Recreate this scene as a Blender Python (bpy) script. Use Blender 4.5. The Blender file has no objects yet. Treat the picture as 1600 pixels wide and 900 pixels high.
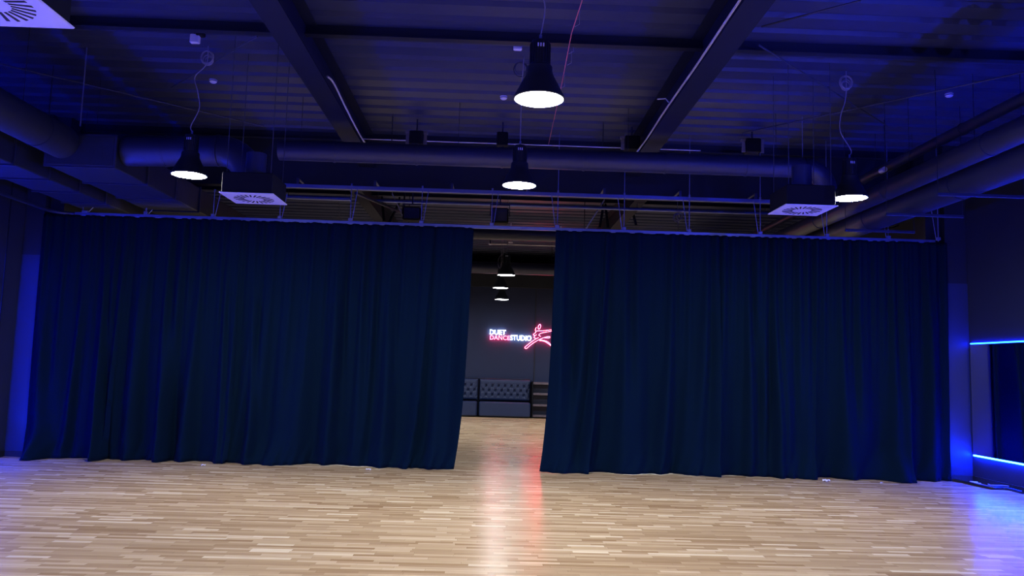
import bpy, math, random
from mathutils import Vector, Matrix, Euler

random.seed(7)
S = bpy.context.scene
COL = S.collection

# ------------------------------------------------------------------ camera, world, exposure
F_PX = 1250.0
CAM_H = 1.6
PITCH = math.atan(124 / F_PX)
ROLL = math.radians(1.64)
YAW = math.atan(27 / F_PX)
cam_d = bpy.data.cameras.new('camera')
cam_d.sensor_width = 36.0
cam_d.lens = 36.0 * F_PX / 1600
cam_d.clip_start = 0.05
cam_d.clip_end = 200
cam = bpy.data.objects.new('camera', cam_d)
COL.objects.link(cam)
CAM_R = Matrix.Rotation(-YAW, 3, 'Z') @ Matrix.Rotation(math.pi / 2 + PITCH, 3, 'X') @ Matrix.Rotation(ROLL, 3, 'Z')
CAM_P = Vector((0, 0, CAM_H))
cam.matrix_world = Matrix.Translation(CAM_P) @ CAM_R.to_4x4()
S.camera = cam

w = bpy.data.worlds.new('dark_hall')
S.world = w
w.use_nodes = True
w.node_tree.nodes['Background'].inputs[0].default_value = (0.01, 0.02, 0.06, 1)
w.node_tree.nodes['Background'].inputs[1].default_value = 0.05
S.view_settings.view_transform = 'Standard'
S.view_settings.look = 'None'
S.view_settings.exposure = 0.0
S.view_settings.gamma = 1.0
S.view_settings.use_curve_mapping = False
S.cycles.use_denoising = True
S.cycles.filter_width = 1.1
S.cycles.max_bounces = 8
S.cycles.diffuse_bounces = 4
S.cycles.glossy_bounces = 4
S.cycles.sample_clamp_indirect = 6.0
S.cycles.caustics_reflective = False

LAMP_L = 300.0     # radiance of a pendant lens
LED_L = 95.0       # radiance of the blue strips
NEON_W = 17.0
NEON_R = 44.0

# ------------------------------------------------------------------ measures of the hall
XL, XR = -7.55, 7.72
Y0, YC, YF, YD = -5.0, 12.8, 26.3, 29.5
ZD = 5.47

def ray(px, py):
    return CAM_R @ Vector(((px - 800) / F_PX, (450 - py) / F_PX, -1.0))

def at(px, py, Y=None, Z=None, X=None):
    d = ray(px, py)
    if Y is not None:
        t = (Y - CAM_P.y) / d.y
    elif Z is not None:
        t = (Z - CAM_P.z) / d.z
    else:
        t = (X - CAM_P.x) / d.x
    return CAM_P + d * t

# ------------------------------------------------------------------ mesh helpers
class MB:
    def __init__(self):
        self.v, self.f, self.s = [], [], []

    def add(self, vs, fs, smooth=False):
        o = len(self.v)
        self.v += [tuple(p) for p in vs]
        self.f += [tuple(i + o for i in f) for f in fs]
        self.s += [smooth] * len(fs)
        return self

    def box(self, x0, x1, y0, y1, z0, z1, M=None):
        vs = [Vector((x, y, z)) for x in (x0, x1) for y in (y0, y1) for z in (z0, z1)]
        if M is not None:
            vs = [M @ p for p in vs]
        return self.add(vs, [(0, 1, 3, 2), (4, 6, 7, 5), (0, 4, 5, 1), (2, 3, 7, 6), (0, 2, 6, 4), (1, 5, 7, 3)])

    def bbox(self, x0, x1, y0, y1, z0, z1, b=0.01, M=None):
        """a box with chamfered vertical and horizontal edges"""
        cx, cy, cz = (x0 + x1) / 2, (y0 + y1) / 2, (z0 + z1) / 2
        hx, hy, hz = (x1 - x0) / 2, (y1 - y0) / 2, (z1 - z0) / 2
        b = min(b, hx * .9, hy * .9, hz * .9)
        rings = []
        for zz, ins in ((-hz, b), (-hz + b, 0), (hz - b, 0), (hz, b)):
            ax, ay = hx - ins, hy - ins
            r = []
            for sx, sy, fl in ((1, 1, 0), (-1, 1, 1), (-1, -1, 0), (1, -1, 1)):
                p1 = (sx * ax, sy * (ay - b))
                p2 = (sx * (ax - b), sy * ay)
                if fl: p1, p2 = p2, p1
                r += [p1, p2]
            rings.append([Vector((cx + p[0], cy + p[1], cz + zz)) for p in r])
        vs = [p for r in rings for p in r]
        if M is not None:
            vs = [M @ p for p in vs]
        fs = [tuple(range(7, -1, -1)), tuple(range(24, 32))]
        for k in range(3):
            for i in range(8):
                j = (i + 1) % 8
                fs.append((k * 8 + i, k * 8 + j, k * 8 + 8 + j, k * 8 + 8 + i))
        return self.add(vs, fs)

    def tube(self, pts, r, n=8, closed=False, cap=True):
        pts = [Vector(p) for p in pts]
        N = len(pts)
        rs = r if isinstance(r, (list, tuple)) else [r] * N
        tang = []
        for i in range(N):
            a = pts[(i - 1) % N] if (closed or i > 0) else pts[i]
            b = pts[(i + 1) % N] if (closed or i < N - 1) else pts[i]
            t = (b - a)
            tang.append(t.normalized() if t.length > 1e-9 else Vector((0, 0, 1)))
        up = Vector((0, 0, 1)) if abs(tang[0].z) < .9 else Vector((1, 0, 0))
        u = tang[0].cross(up).normalized()
        vs = []
        for i in range(N):
            if i:
                u = (u - tang[i] * u.dot(tang[i]))
                u = u.normalized() if u.length > 1e-6 else tang[i].orthogonal().normalized()
            v = tang[i].cross(u)
            for k in range(n):
                a = 2 * math.pi * k / n
                vs.append(pts[i] + (u * math.cos(a) + v * math.sin(a)) * rs[i])
        fs = []
        for i in range(N if closed else N - 1):
            j = (i + 1) % N
            for k in range(n):
                m = (k + 1) % n
                fs.append((i * n + k, i * n + m, j * n + m, j * n + k))
        self.add(vs, fs, True)
        if cap and not closed:
            o = len(self.v) - len(vs)
            self.f.append(tuple(o + k for k in range(n - 1, -1, -1))); self.s.append(False)
            self.f.append(tuple(o + (N - 1) * n + k for k in range(n))); self.s.append(False)
        return self

    def lathe(self, prof, c=(0, 0, 0), n=32, M=None, smooth=True):
        vs, fs = [], []
        for r, z in prof:
            for k in range(n):
                a = 2 * math.pi * k / n
                vs.append(Vector((c[0] + r * math.cos(a), c[1] + r * math.sin(a), c[2] + z)))
        for i in range(len(prof) - 1):
            for k in range(n):
                m = (k + 1) % n
                fs.append((i * n + k, i * n + m, (i + 1) * n + m, (i + 1) * n + k))
        fs.append(tuple(range(n - 1, -1, -1)))
        fs.append(tuple((len(prof) - 1) * n + k for k in range(n)))
        if M is not None:
            vs = [M @ p for p in vs]
        return self.add(vs, fs, smooth)

    def build(self, name, mat, parent=None, sharp=35):
        me = bpy.data.meshes.new(name)
        me.from_pydata(self.v, [], self.f)
        for m in (mat if isinstance(mat, list) else [mat]):
            me.materials.append(m)
        me.polygons.foreach_set('use_smooth', self.s)
        me.update()
        if any(self.s):
            try:
                me.set_sharp_from_angle(angle=math.radians(sharp))
            except Exception:
                pass
        import bmesh
        bm = bmesh.new(); bm.from_mesh(me)
        bmesh.ops.recalc_face_normals(bm, faces=bm.faces)
        bm.to_mesh(me); bm.free()
        o = bpy.data.objects.new(name, me)
        COL.objects.link(o)
        if parent is not None:
            o.parent = parent
        return o

def build_each(mb, name, mat, parent=None, sharp=35):
    """one object per separate piece of the mesh"""
    par = list(range(len(mb.v)))
    def find(a):
        while par[a] != a:
            par[a] = par[par[a]]; a = par[a]
        return a
    for f in mb.f:
        r = find(f[0])
        for i in f[1:]:
            par[find(i)] = r
    groups = {}
    for f, sm in zip(mb.f, mb.s):
        groups.setdefault(find(f[0]), []).append((f, sm))
    for key, fl in groups.items():
        ids = sorted({i for f, _ in fl for i in f})
        mp = {a: b for b, a in enumerate(ids)}
        m2 = MB()
        c = sum((Vector(mb.v[i]) for i in ids), Vector()) / len(ids)
        m2.v = [tuple(Vector(mb.v[i]) - c) for i in ids]
        m2.f = [tuple(mp[i] for i in f) for f, _ in fl]
        m2.s = [sm for _, sm in fl]
        o = m2.build(name, mat, parent, sharp)
        o.location = c

def tag(o, label=None, cat=None, group=None, kind=None):
    if label: o['label'] = label
    if cat: o['category'] = cat
    if group: o['group'] = group
    if kind: o['kind'] = kind
    return o

def empty(name, loc, label, cat, group=None, rz=0):
    o = bpy.data.objects.new(name, None)
    o.location = loc
    o.rotation_euler = (0, 0, rz)
    o.empty_display_size = .1
    COL.objects.link(o)
    return tag(o, label, cat, group)

def copy_tree(o, parent=None):
    c = o.copy()
    COL.objects.link(c)
    c.parent = parent
    for ch in o.children:
        copy_tree(ch, c)
    return c

# ------------------------------------------------------------------ materials
def mat(name, col, rough=.6, metal=0.0, spec=.5, noise=0, nscale=20, bump=0, emit=None, es=0, coat=0):
    m = bpy.data.materials.new(name)
    m.use_nodes = True
    nt = m.node_tree
    b = nt.nodes['Principled BSDF']
    b.inputs['Base Color'].default_value = (*col, 1)
    b.inputs['Roughness'].default_value = rough
    b.inputs['Metallic'].default_value = metal
    b.inputs['Specular IOR Level'].default_value = spec
    if coat: b.inputs['Coat Weight'].default_value = coat
    if noise or bump:
        tc = nt.nodes.new('ShaderNodeTexCoord')
        nz = nt.nodes.new('ShaderNodeTexNoise')
        nz.inputs['Scale'].default_value = nscale
        nz.inputs['Detail'].default_value = 5
        nt.links.new(tc.outputs['Object'], nz.inputs['Vector'])
        if noise:
            cr = nt.nodes.new('ShaderNodeMapRange')
            cr.inputs['To Min'].default_value = 1 - noise
            cr.inputs['To Max'].default_value = 1 + noise
            nt.links.new(nz.outputs['Fac'], cr.inputs['Value'])
            mx = nt.nodes.new('ShaderNodeVectorMath'); mx.operation = 'SCALE'
            mx.inputs[0].default_value = col
            nt.links.new(cr.outputs[0], mx.inputs['Scale'])
            nt.links.new(mx.outputs[0], b.inputs['Base Color'])
        if bump:
            bp = nt.nodes.new('ShaderNodeBump')
            bp.inputs['Strength'].default_value = bump
            bp.inputs['Distance'].default_value = .01
            nt.links.new(nz.outputs['Fac'], bp.inputs['Height'])
            nt.links.new(bp.outputs[0], b.inputs['Normal'])
    if emit:
        b.inputs['Emission Color'].default_value = (*emit, 1)
        b.inputs['Emission Strength'].default_value = es
    return m

M = {}
M['wall'] = mat('navy_painted_wall', (.004, .008, .045), .75, noise=.15, nscale=3)
M['far_wall'] = mat('slate_blue_wall', (.003, .011, .058), .7, noise=.12, nscale=3)
M['pier'] = mat('navy_gloss_panel', (.012, .02, .07), .5, noise=.1, nscale=4)
M['deck'] = mat('dark_painted_steel_deck', (.020, .027, .088), .5, metal=.1, noise=.2, nscale=6)
M['beam'] = mat('dark_blue_steel_beam', (.0035, .0065, .026), .7, spec=.3, metal=.2, noise=.15, nscale=5)
M['purlin'] = mat('black_blue_purlin', (.005, .008, .028), .5, metal=.2)
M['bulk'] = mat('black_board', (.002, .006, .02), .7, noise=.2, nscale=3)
M['duct'] = mat('dark_painted_duct', (.018, .022, .066), .45, metal=.2, noise=.15, nscale=8)
M['duct_wrap'] = mat('dark_insulated_duct', (.009, .014, .040), .65, metal=.2, noise=.3, nscale=9, bump=.3)
M['alu'] = mat('brushed_aluminium', (.15, .18, .45), .4, metal=.75)
M['rod'] = mat('zinc_rod', (.17, .19, .38), .4, metal=.6)
M['velour'] = mat('navy_velour', (.0010, .0072, .0195), .9, spec=.05, noise=.18, nscale=60)
M['velour'].node_tree.nodes['Principled BSDF'].inputs['Sheen Weight'].default_value = .0
M['white'] = mat('white_plastic', (.50, .52, .75), .4)
M['slot'] = mat('dark_slot', (.01, .01, .02), .8)
M['housing'] = mat('black_lamp_housing', (.006, .008, .018), .45, noise=.1)
M['cord'] = mat('pale_cord', (.18, .18, .27), .6)
M['dcord'] = mat('dark_cord', (.03, .035, .07), .6)
M['conduit'] = mat('white_conduit', (.42, .42, .56), .4)
M['red'] = mat('red_cord', (.55, .12, .16), .6)
M['box'] = mat('black_box', (.002, .003, .008), .8, spec=.2)
M['grille'] = mat('dark_grille', (.02, .022, .045), .6, noise=.5, nscale=200)
M['bracket'] = mat('tan_bracket', (.14, .13, .15), .5, noise=.3, nscale=30)
M['mirror'] = mat('mirror_glass', (.62, .66, .80), .015, metal=1.0)
M['leather'] = mat('dark_blue_leather', (.006, .018, .075), .5, noise=.12, nscale=12)
M['button'] = mat('navy_button', (.006, .01, .03), .5)
M['shelfwood'] = mat('worn_shelf_wood', (.09, .07, .10), .6, noise=.6, nscale=14)
M['black'] = mat('black_rubber', (.008, .009, .016), .5, bump=.2)
M['paper'] = mat('white_paper', (.75, .75, .8), .7)

def emis(name, col, s):
    m = bpy.data.materials.new(name); m.use_nodes = True
    nt = m.node_tree; nt.nodes.clear()
    o = nt.nodes.new('ShaderNodeOutputMaterial'); e = nt.nodes.new('ShaderNodeEmission')
    e.inputs[0].default_value = (*col, 1); e.inputs[1].default_value = s
    nt.links.new(e.outputs[0], o.inputs[0])
    return m
M['lens'] = emis('lamp_lens', (.95, .97, 1.0), LAMP_L)
M['lens_dim'] = emis('dimmed_lamp_lens', (.95, .97, 1.0), LAMP_L * .12)
M['lens_fill'] = emis('added_fill_lens', (.95, .97, 1.0), LAMP_L * 1.6)  # boosted glow for the unseen lamps added behind the curtains
M['led'] = emis('blue_led', (.0016, .014, 1.0), LED_L)
M['led_low'] = emis('bright_blue_led', (.0012, .022, 1.0), LED_L * 6.5)
M['neon_w'] = emis('white_neon', (.72, .90, 1.0), NEON_W)
M['neon_r'] = emis('red_neon', (1.0, .035, .085), NEON_R)

def floor_mat():
    m = bpy.data.materials.new('oak_strip_parquet'); m.use_nodes = True
    nt = m.node_tree; L = nt.links.new
    b = nt.nodes['Principled BSDF']
    def math_(op, a, c=None, d=None):
        n = nt.nodes.new('ShaderNodeMath'); n.operation = op
        for i, v in enumerate((a, c, d)):
            if v is None: continue
            if isinstance(v, (int, float)): n.inputs[i].default_value = v
            else: L(v, n.inputs[i])
        return n.outputs[0]
    tc = nt.nodes.new('ShaderNodeTexCoord')
    sp = nt.nodes.new('ShaderNodeSeparateXYZ'); L(tc.outputs['Object'], sp.inputs[0])
    W, LEN = .062, .46
    yr = math_('DIVIDE', sp.outputs[1], W)
    row = math_('FLOOR', yr)
    fy = math_('FRACT', yr)
    wn = nt.nodes.new('ShaderNodeTexWhiteNoise'); wn.noise_dimensions = '1D'; L(row, wn.inputs['W'])
    xo = math_('ADD', math_('DIVIDE', sp.outputs[0], LEN), math_('MULTIPLY', wn.outputs['Value'], 37.3))
    # uneven lengths
    xo = math_('ADD', xo, math_('MULTIPLY', math_('SINE', math_('MULTIPLY', xo, 2.1)), .28))
    colu = math_('FLOOR', xo); fx = math_('FRACT', xo)
    cb = nt.nodes.new('ShaderNodeCombineXYZ'); L(row, cb.inputs[0]); L(colu, cb.inputs[1])
    w2 = nt.nodes.new('ShaderNodeTexWhiteNoise'); w2.noise_dimensions = '3D'; L(cb.outputs[0], w2.inputs['Vector'])
    ramp = nt.nodes.new('ShaderNodeValToRGB')
    cr = ramp.color_ramp
    cr.elements[0].position = 0; cr.elements[0].color = (.36, .225, .115, 1)
    cr.elements[1].position = 1; cr.elements[1].color = (.78, .64, .44, 1)
    for p, c in ((.12, (.42, .28, .15, 1)), (.55, (.53, .375, .215, 1)), (.88, (.62, .46, .285, 1))):
        e = cr.elements.new(p); e.color = c
    L(w2.outputs['Value'], ramp.inputs[0])
    # grain
    mp = nt.nodes.new('ShaderNodeMapping'); mp.inputs['Scale'].default_value = (2.2, 34, 1)
    ad = nt.nodes.new('ShaderNodeVectorMath'); ad.operation = 'ADD'
    sc = nt.nodes.new('ShaderNodeVectorMath'); sc.operation = 'SCALE'; sc.inputs['Scale'].default_value = 9
    L(w2.outputs['Color'], sc.inputs[0]); L(tc.outputs['Object'], ad.inputs[0]); L(sc.outputs[0], ad.inputs[1])
    L(ad.outputs[0], mp.inputs[0])
    gn = nt.nodes.new('ShaderNodeTexNoise'); gn.inputs['Scale'].default_value = 1.6; gn.inputs['Detail'].default_value = 6
    gn.inputs['Distortion'].default_value = .6
    L(mp.outputs[0], gn.inputs['Vector'])
    g = math_('MULTIPLY_ADD', gn.outputs['Fac'], .5, .76)
    # joints
    j1 = math_('LESS_THAN', fy, .035)
    j2 = math_('LESS_THAN', fx, .006)
    j = math_('MAXIMUM', j1, j2)
    jm = math_('MULTIPLY_ADD', j, -.35, 1.0)
    fac = math_('MULTIPLY', g, jm)
    s2 = nt.nodes.new('ShaderNodeVectorMath'); s2.operation = 'SCALE'
    L(ramp.outputs[0], s2.inputs[0]); L(fac, s2.inputs['Scale'])
    L(s2.outputs[0], b.inputs['Base Color'])
    r = math_('MULTIPLY_ADD', w2.outputs['Value'], .04, .23)
    L(r, b.inputs['Roughness'])
    b.inputs['Specular IOR Level'].default_value = .6
    bp = nt.nodes.new('ShaderNodeBump'); bp.inputs['Strength'].default_value = .12; bp.inputs['Distance'].default_value = .002
    hh = math_('ADD', math_('MULTIPLY', w2.outputs['Value'], .6), math_('MULTIPLY', gn.outputs['Fac'], .4))
    L(hh, bp.inputs['Height']); L(bp.outputs[0], b.inputs['Normal'])
    return m
M['floor'] = floor_mat()

# ------------------------------------------------------------------ room shell
def struct(name, mb, m):
    return tag(mb.build(name, m), kind='structure')

struct('floor', MB().box(XL - .3, XR + .3, Y0 - .3, YD + .3, -.2, 0), M['floor'])
# corrugated deck
mb = MB()
pitch = .40
prof = []
y = Y0 - .3
while y < YD + .3:
    prof += [(y, ZD), (y + .255, ZD), (y + .285, ZD + .08), (y + .365, ZD + .08)]
    y += pitch
prof.append((y, ZD))
vs, fs = [], []
for (yy, zz) in prof:
    vs += [(XL - .3, yy, zz), (XR + .3, yy, zz)]
for i in range(len(prof) - 1):
    fs.append((2 * i, 2 * i + 1, 2 * i + 3, 2 * i + 2))
mb.add(vs, fs)
mb.box(XL - .3, XR + .3, Y0 - .3, YD + .3, ZD + .09, ZD + .2)
struct('ceiling', mb, M['deck'])
struct('wall_left', MB().box(XL - .3, XL, Y0, YD, 0, ZD + .08), M['wall'])
struct('wall_right', MB().box(XR, XR + .3, Y0, YD, 0, ZD + .08), M['wall'])
struct('wall_far', MB().box(XL, XR, YF, YF + .2, 0, 4.72).box(XL, XR, YD, YD + .2, 0, ZD + .08), M['far_wall'])
struct('wall_behind_camera', MB().box(XL - .3, XR + .3, Y0 - .2, Y0, 0, ZD + .08), M['wall'])
struct('wall_left_pier', MB().box(XL, -7.24, YC + .02, YC + .5, 0, 3.17).box(-7.24, -7.02, YC + .16, YC + .5, 0, 3.17), M['pier'])
struct('wall_left_pier_dark_top', MB().box(XL, -7.24, YC + .02, YC + .5, 3.17, ZD).box(-7.24, -7.02, YC + .16, YC + .5, 3.17, ZD), M['bulk'])  # upper left pier: missing blue glow put into a blacker colour
struct('wall_right_pier_dark_top', MB().box(7.36, XR, YC + .02, YC + .5, 3.17, ZD).box(7.12, 7.36, YC + .16, YC + .5, 3.17, ZD), M['bulk'])  # upper right pier, coloured black to stand in for its unlit face
struct('wall_right_pier', MB().box(7.36, XR, YC + .02, YC + .5, 0, 3.17).box(7.12, 7.36, YC + .16, YC + .5, 0, 3.17), M['pier'])
struct('baseboard_right', MB().box(XR - .02, XR, Y0, YC + .02, 0, .09).box(7.36, XR, YC, YC + .02, 0, .09), M['black'])
struct('baseboard_left', MB().box(XL, XL + .02, Y0, YC + .02, 0, .09).box(XL, -7.24, YC, YC + .02, 0, .09), M['black'])
struct('trim_1', MB().box(XL, XL + .012, 12.40, 12.42, .09, 4.4), M['beam'])
struct('trim_2', MB().box(XL, XR, YF - .12, YF, 4.22, 4.72), M['bulk'])
struct('trim_3', MB().box(1.36, 1.38, YF - .02, YF, 0, 4.22), M['black'])
# deep dark bulkhead over the curtain line
struct('wall_bulkhead', MB().box(XL, XR, 13.75, 13.95, 4.62, ZD), M['bulk'])

# ------------------------------------------------------------------ mirrors and LED strips
def frame_strip(name, x, y0, y1, z, label, group, s):
    o = MB().bbox(min(x, x + s * .02), max(x, x + s * .02), y0, y1, z - .012, z + .012, .004).build(name, M['led_low'] if z < 1 else M['led'])
    return tag(o, label, 'light strip', group)

e = MB().box(XR - .012, XR - .004, -4.2, YC - .02, .43, 2.17).build('wall_mirror', M['mirror'])
tag(e, 'large wall mirror between the blue light strips on the right', 'mirror')
e = MB().box(XL + .004, XL + .012, -4.2, 12.10, .43, 3.16).build('wall_mirror', M['mirror'])
tag(e, 'mirror on left wall in front of the curtain, at photo edge', 'mirror')
frame_strip('led_strip', XR, -4.2, YC - .03, 2.19, 'glowing blue light strip along top of right wall mirror', 'light strips', -1)
frame_strip('led_strip', XR, -4.2, YC - .03, .415, 'glowing blue light strip low on right wall near the floor', 'light strips', -1)
o = MB().bbox(XL, XL + .02, 12.13, 12.154, .43, 3.17, .004).build('led_strip', M['led'])
tag(o, 'upright blue light strip at far left edge of the photo', 'light strip', 'light strips')
frame_strip('led_strip', XL, -4.2, 10.8, 3.18, 'blue light strip along top of left wall mirror', 'light strips', 1)
frame_strip('led_strip', XL, -4.2, 12.13, .415, 'blue light strip along bottom of left wall mirror', 'light strips', 1)

# ------------------------------------------------------------------ roof steel
def ibeam(name, x0, x1, y0, y1, zb, label, group):
    t = .018; xc = (x0 + x1) / 2
    r = empty(name, (xc, (y0 + y1) / 2, zb), label, 'beam', group)
    hw = (x1 - x0) / 2; hl = (y1 - y0) / 2; h = ZD - zb
    MB().box(-hw, hw, -hl, hl, 0, t).build('bottom_flange', M['beam'], r)
    MB().box(-.008, .008, -hl, hl, t, h - t).build('web', M['purlin'], r)
    MB().box(-hw, hw, -hl, hl, h - t, h - .001).build('top_flange', M['beam'], r)
    return r
ibeam('roof_beam', -2.42, -2.14, Y0, 13.74, 5.0, 'dark steel roof beam left of the near pendant lamp', 'steel roof beams')
ibeam('roof_beam', 2.20, 2.48, Y0, 13.74, 5.0, 'dark steel roof beam with white conduit along it, right of near pendant lamp', 'steel roof beams')
ibeam('roof_beam', -2.95, -2.70, 13.96, YD, 5.0, 'steel roof beam seen through gap above left curtain', 'steel roof beams')
ibeam('roof_beam', 2.75, 3.00, 13.96, YD, 5.0, 'steel roof beam seen through gap above right curtain', 'steel roof beams')
for k, (yy, lb) in enumerate(((4.5, 'dark purlin crossing overhead out in front of the nearest lamp'),
                              (8.95, 'dark purlin crossing the ceiling behind the near lamp cord'),
                              (13.3, 'thin purlin just above the long cross duct'),
                              (17.7, 'dark purlin beyond the curtain line, nearer one'),
                              (22.1, 'dark purlin beyond the curtain line, farther one'))):
    o = MB().box(XL, XR, yy - .05, yy + .05, ZD - .13, ZD - .115).box(XL, XR, yy - .008, yy + .008, ZD - .115, ZD - .001).build('roof_purlin', M['purlin'])
    tag(o, lb, 'beam', 'roof purlins')

# bracing rods just below the deck
def rod(name, pts, r, m, label, cat, group=None):
    o = MB().tube(pts, r, 6).build(name, m)
    return tag(o, label, cat, group)
ZR = ZD - .17
for a, b, lb in (((0, 100), (415, 198), 'long thin bracing rod slanting across ceiling at left'),
                 ((1160, 208), (1600, 113), 'long thin bracing rod slanting across ceiling at right'),
                 ((1190, 42), (1345, 1), 'short bracing rod at top right beside roof beam'),
                 ((1185, 70), (1385, 196), 'bracing rod slanting behind the right pendant cord'),
                 ((402, 57), (268, 137), 'bracing rod slanting left from roof beam near white box')):
    rod('bracing_rod', (at(*a, Z=ZR), at(*b, Z=ZR)), .011, M['dcord'] if 'behind' in lb or 'slanting left' in lb else M['duct'], lb, 'rod', 'roof bracing rods')

# conduits on the beams
def poly(pts, n=6):
    """Catmull-Rom through points"""
    P = [Vector(p) for p in pts]
    if len(P) < 3: return P
    out = []
    for i in range(len(P) - 1):
        p0 = P[max(i - 1, 0)]; p1 = P[i]; p2 = P[i + 1]; p3 = P[min(i + 2, len(P) - 1)]
        for k in range(n):
            t = k / n
            out.append(.5 * ((2 * p1) + (-p0 + p2) * t + (2 * p0 - 5 * p1 + 4 * p2 - p3) * t * t + (-p0 + 3 * p1 - 3 * p2 + p3) * t ** 3))
    out.append(P[-1])
    return out
rod('cable_conduit', poly([(2.185, 5.5, 5.05), (2.18, 7.6, 5.03), (2.19, 8.8, 5.04), (2.185, 10.2, 5.05), (2.18, 11.8, 5.03), (2.10, 12.9, 4.98)]), .014, M['conduit'],
    'white conduit running along the right roof beam', 'conduit')
rod('cable_conduit', poly([(-2.13, 9.55, 5.08), (-2.09, 9.75, 5.07), (-2.09, 10.6, 5.03), (-2.07, 11.6, 4.97), (-1.98, 12.5, 4.85)]), .014, M['conduit'],
    'short white conduit curving down off the left roof beam', 'conduit')
rod('cable_hook', [at(1027, 155, Z=5.2), at(1040, 154, Z=5.2), at(1045, 160, Z=5.15)], .01, M['conduit'], 'small white hook of cable beside right roof beam', 'cable')
# red cord with clips
cp = [at(911, -4, Z=5.28), at(893, 52, Z=5.28), at(877, 135, Z=5.28), at(857, 226, Z=5.28)]
r = empty('red_cord', cp[1], 'thin red cord with small clips running under the ceiling', 'cord')
MB().tube([p - cp[1] for p in cp], .006, 6).build('cord', M['red'], r)
for px, py in ((898, 42), (889, 84), (886, 102), (876, 138)):
    q = at(px, py, Z=5.28) - cp[1]
    MB().tube([q, q + Vector((.05, 0, .03)), q + Vector((.05, 0, .19 - 0.01))], .004, 5).build('clip', M['cord'], r)

# ------------------------------------------------------------------ ducts
def ring(mb, c, r, ax='y', w=.03):
    """a seam band around a round duct"""
    c = Vector(c); d = Vector((0, w / 2, 0)) if ax == 'y' else Vector((w / 2, 0, 0))
    mb.tube([c - d, c + d], r, 28)

# cross duct with elbow down into the left vent box
yD = 11.5
cz = 4.66
r0 = .15
root = empty('cross_duct', (0, yD, cz), 'long round dark duct crossing above the curtains', 'duct')
MB().tube([(-3.2, 0, 0), (4.5, 0, 0)], r0, 32).build('duct_pipe', M['duct'], root)
mb = MB()
for xx in (-2.4, -1.2, .05, 1.25, 2.45, 3.65):
    ring(mb, (xx, 0, 0), r0 + .008, 'x')
build_each(mb, 'seam_band', M['duct'], root)
mb = MB()
# right elbow: bends back
mb.tube([(4.5, 0, 0)] + [(4.5 + .35 * math.sin(a), .0, -.35 + .35 * math.cos(a)) for a in [k * math.pi / 16 for k in range(1, 9)]] + [(4.85, 0, -.5)], r0, 24)
mb.build('elbow', M['duct'], root)
mb = MB()
for xx in (-2.9, -.6, 1.9, 4.1):
    mb.tube([(xx, 0, r0 - .01), (xx, 0, ZD - cz)], .004, 6)
build_each(mb, 'hanger_rod', M['purlin'], root)

# big feed duct at left with elbow, in front of the vent box
root = empty('elbow_duct', (-3.27, 10.3, 4.10), 'wide round duct bending down into the left vent box', 'duct')
pts = [(-1.64, .17, .20), (-1.2, .12, .20), (-.35, .0, .20)] + [(-.35 + .38 * math.sin(a), 0, -.18 + .38 * math.cos(a)) for a in [k * math.pi / 16 for k in range(1, 9)]]
MB().tube(pts + [(.03, 0, -.22)], .20, 32).build('duct_pipe', M['duct'], root)
mb = MB(); ring(mb, (-1.1, .11, .20), .208, 'x'); ring(mb, (-.38, 0, .20), .208, 'x'); build_each(mb, 'seam_band', M['duct'], root)

def duct_run(name, x, z, r, y0, y1, label, m, seams, hang, kind='round', hw=0, hh=0):
    root = empty(name, (x, y0, z), label, 'duct')
    if kind == 'round':
        MB().tube([(0, 0, 0), (0, y1 - y0, 0)], r, 32).build('duct_pipe', m, root)
        mb = MB()
        for s in seams: ring(mb, (0, s - y0, 0), r + .008)
        build_each(mb, 'seam_band', m, root)
    top = ZD - z
    mb = MB()
    for h in hang:
        mb.tube([(0, h - y0, r - .01), (0, h - y0, top)], .004, 6)
    build_each(mb, 'hanger_rod', M['purlin'], root)
    return root

duct_run('wall_duct', 5.62, 4.30, .14, 2.0, 25.5, 'round duct along the right side, left one of the pair', M['duct'], (4, 6.4, 8.8, 11.2, 13.6, 16), (7.2, 10.6, 14))
duct_run('wall_duct', 5.98, 4.12, .20, 2.0, 25.5, 'larger round duct beside right wall, blue light on its underside', M['duct'], (5.2, 7.6, 10, 12.4, 14.8, 17.2), (6.4, 9.7, 12.3))
root = duct_run('ceiling_pipe', 5.78, 4.72, .07, 2.0, 25.5, 'thin pipe running above the two right ducts', M['duct'], (9.6, 12.3), (8.2, 11.6))
MB().tube([(-.15, 9.3, -.09), (-.15, 9.42, -.09)], .04, 12).build('end_cap', M['white'], root)

# trapeze brackets below the right ducts
for yy, lb in ((9.6, 'steel bracket under right ducts, nearest the camera'), (10.9, 'steel bracket under right ducts, middle one'), (12.2, 'steel bracket under right ducts, just before the curtain rail')):
    r = empty('duct_bracket', (5.98, yy, 3.89), lb, 'bracket', 'duct brackets')
    MB().bbox(-.55, .55, -.02, .02, -.03, .01, .004).build('crossbar', M['duct'], r)
    for sx in (-.54, .54):
        MB().tube([(sx, 0, .0), (sx, 0, ZD - 3.89)], .004, 6).build('rod', M['purlin'], r)

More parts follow.
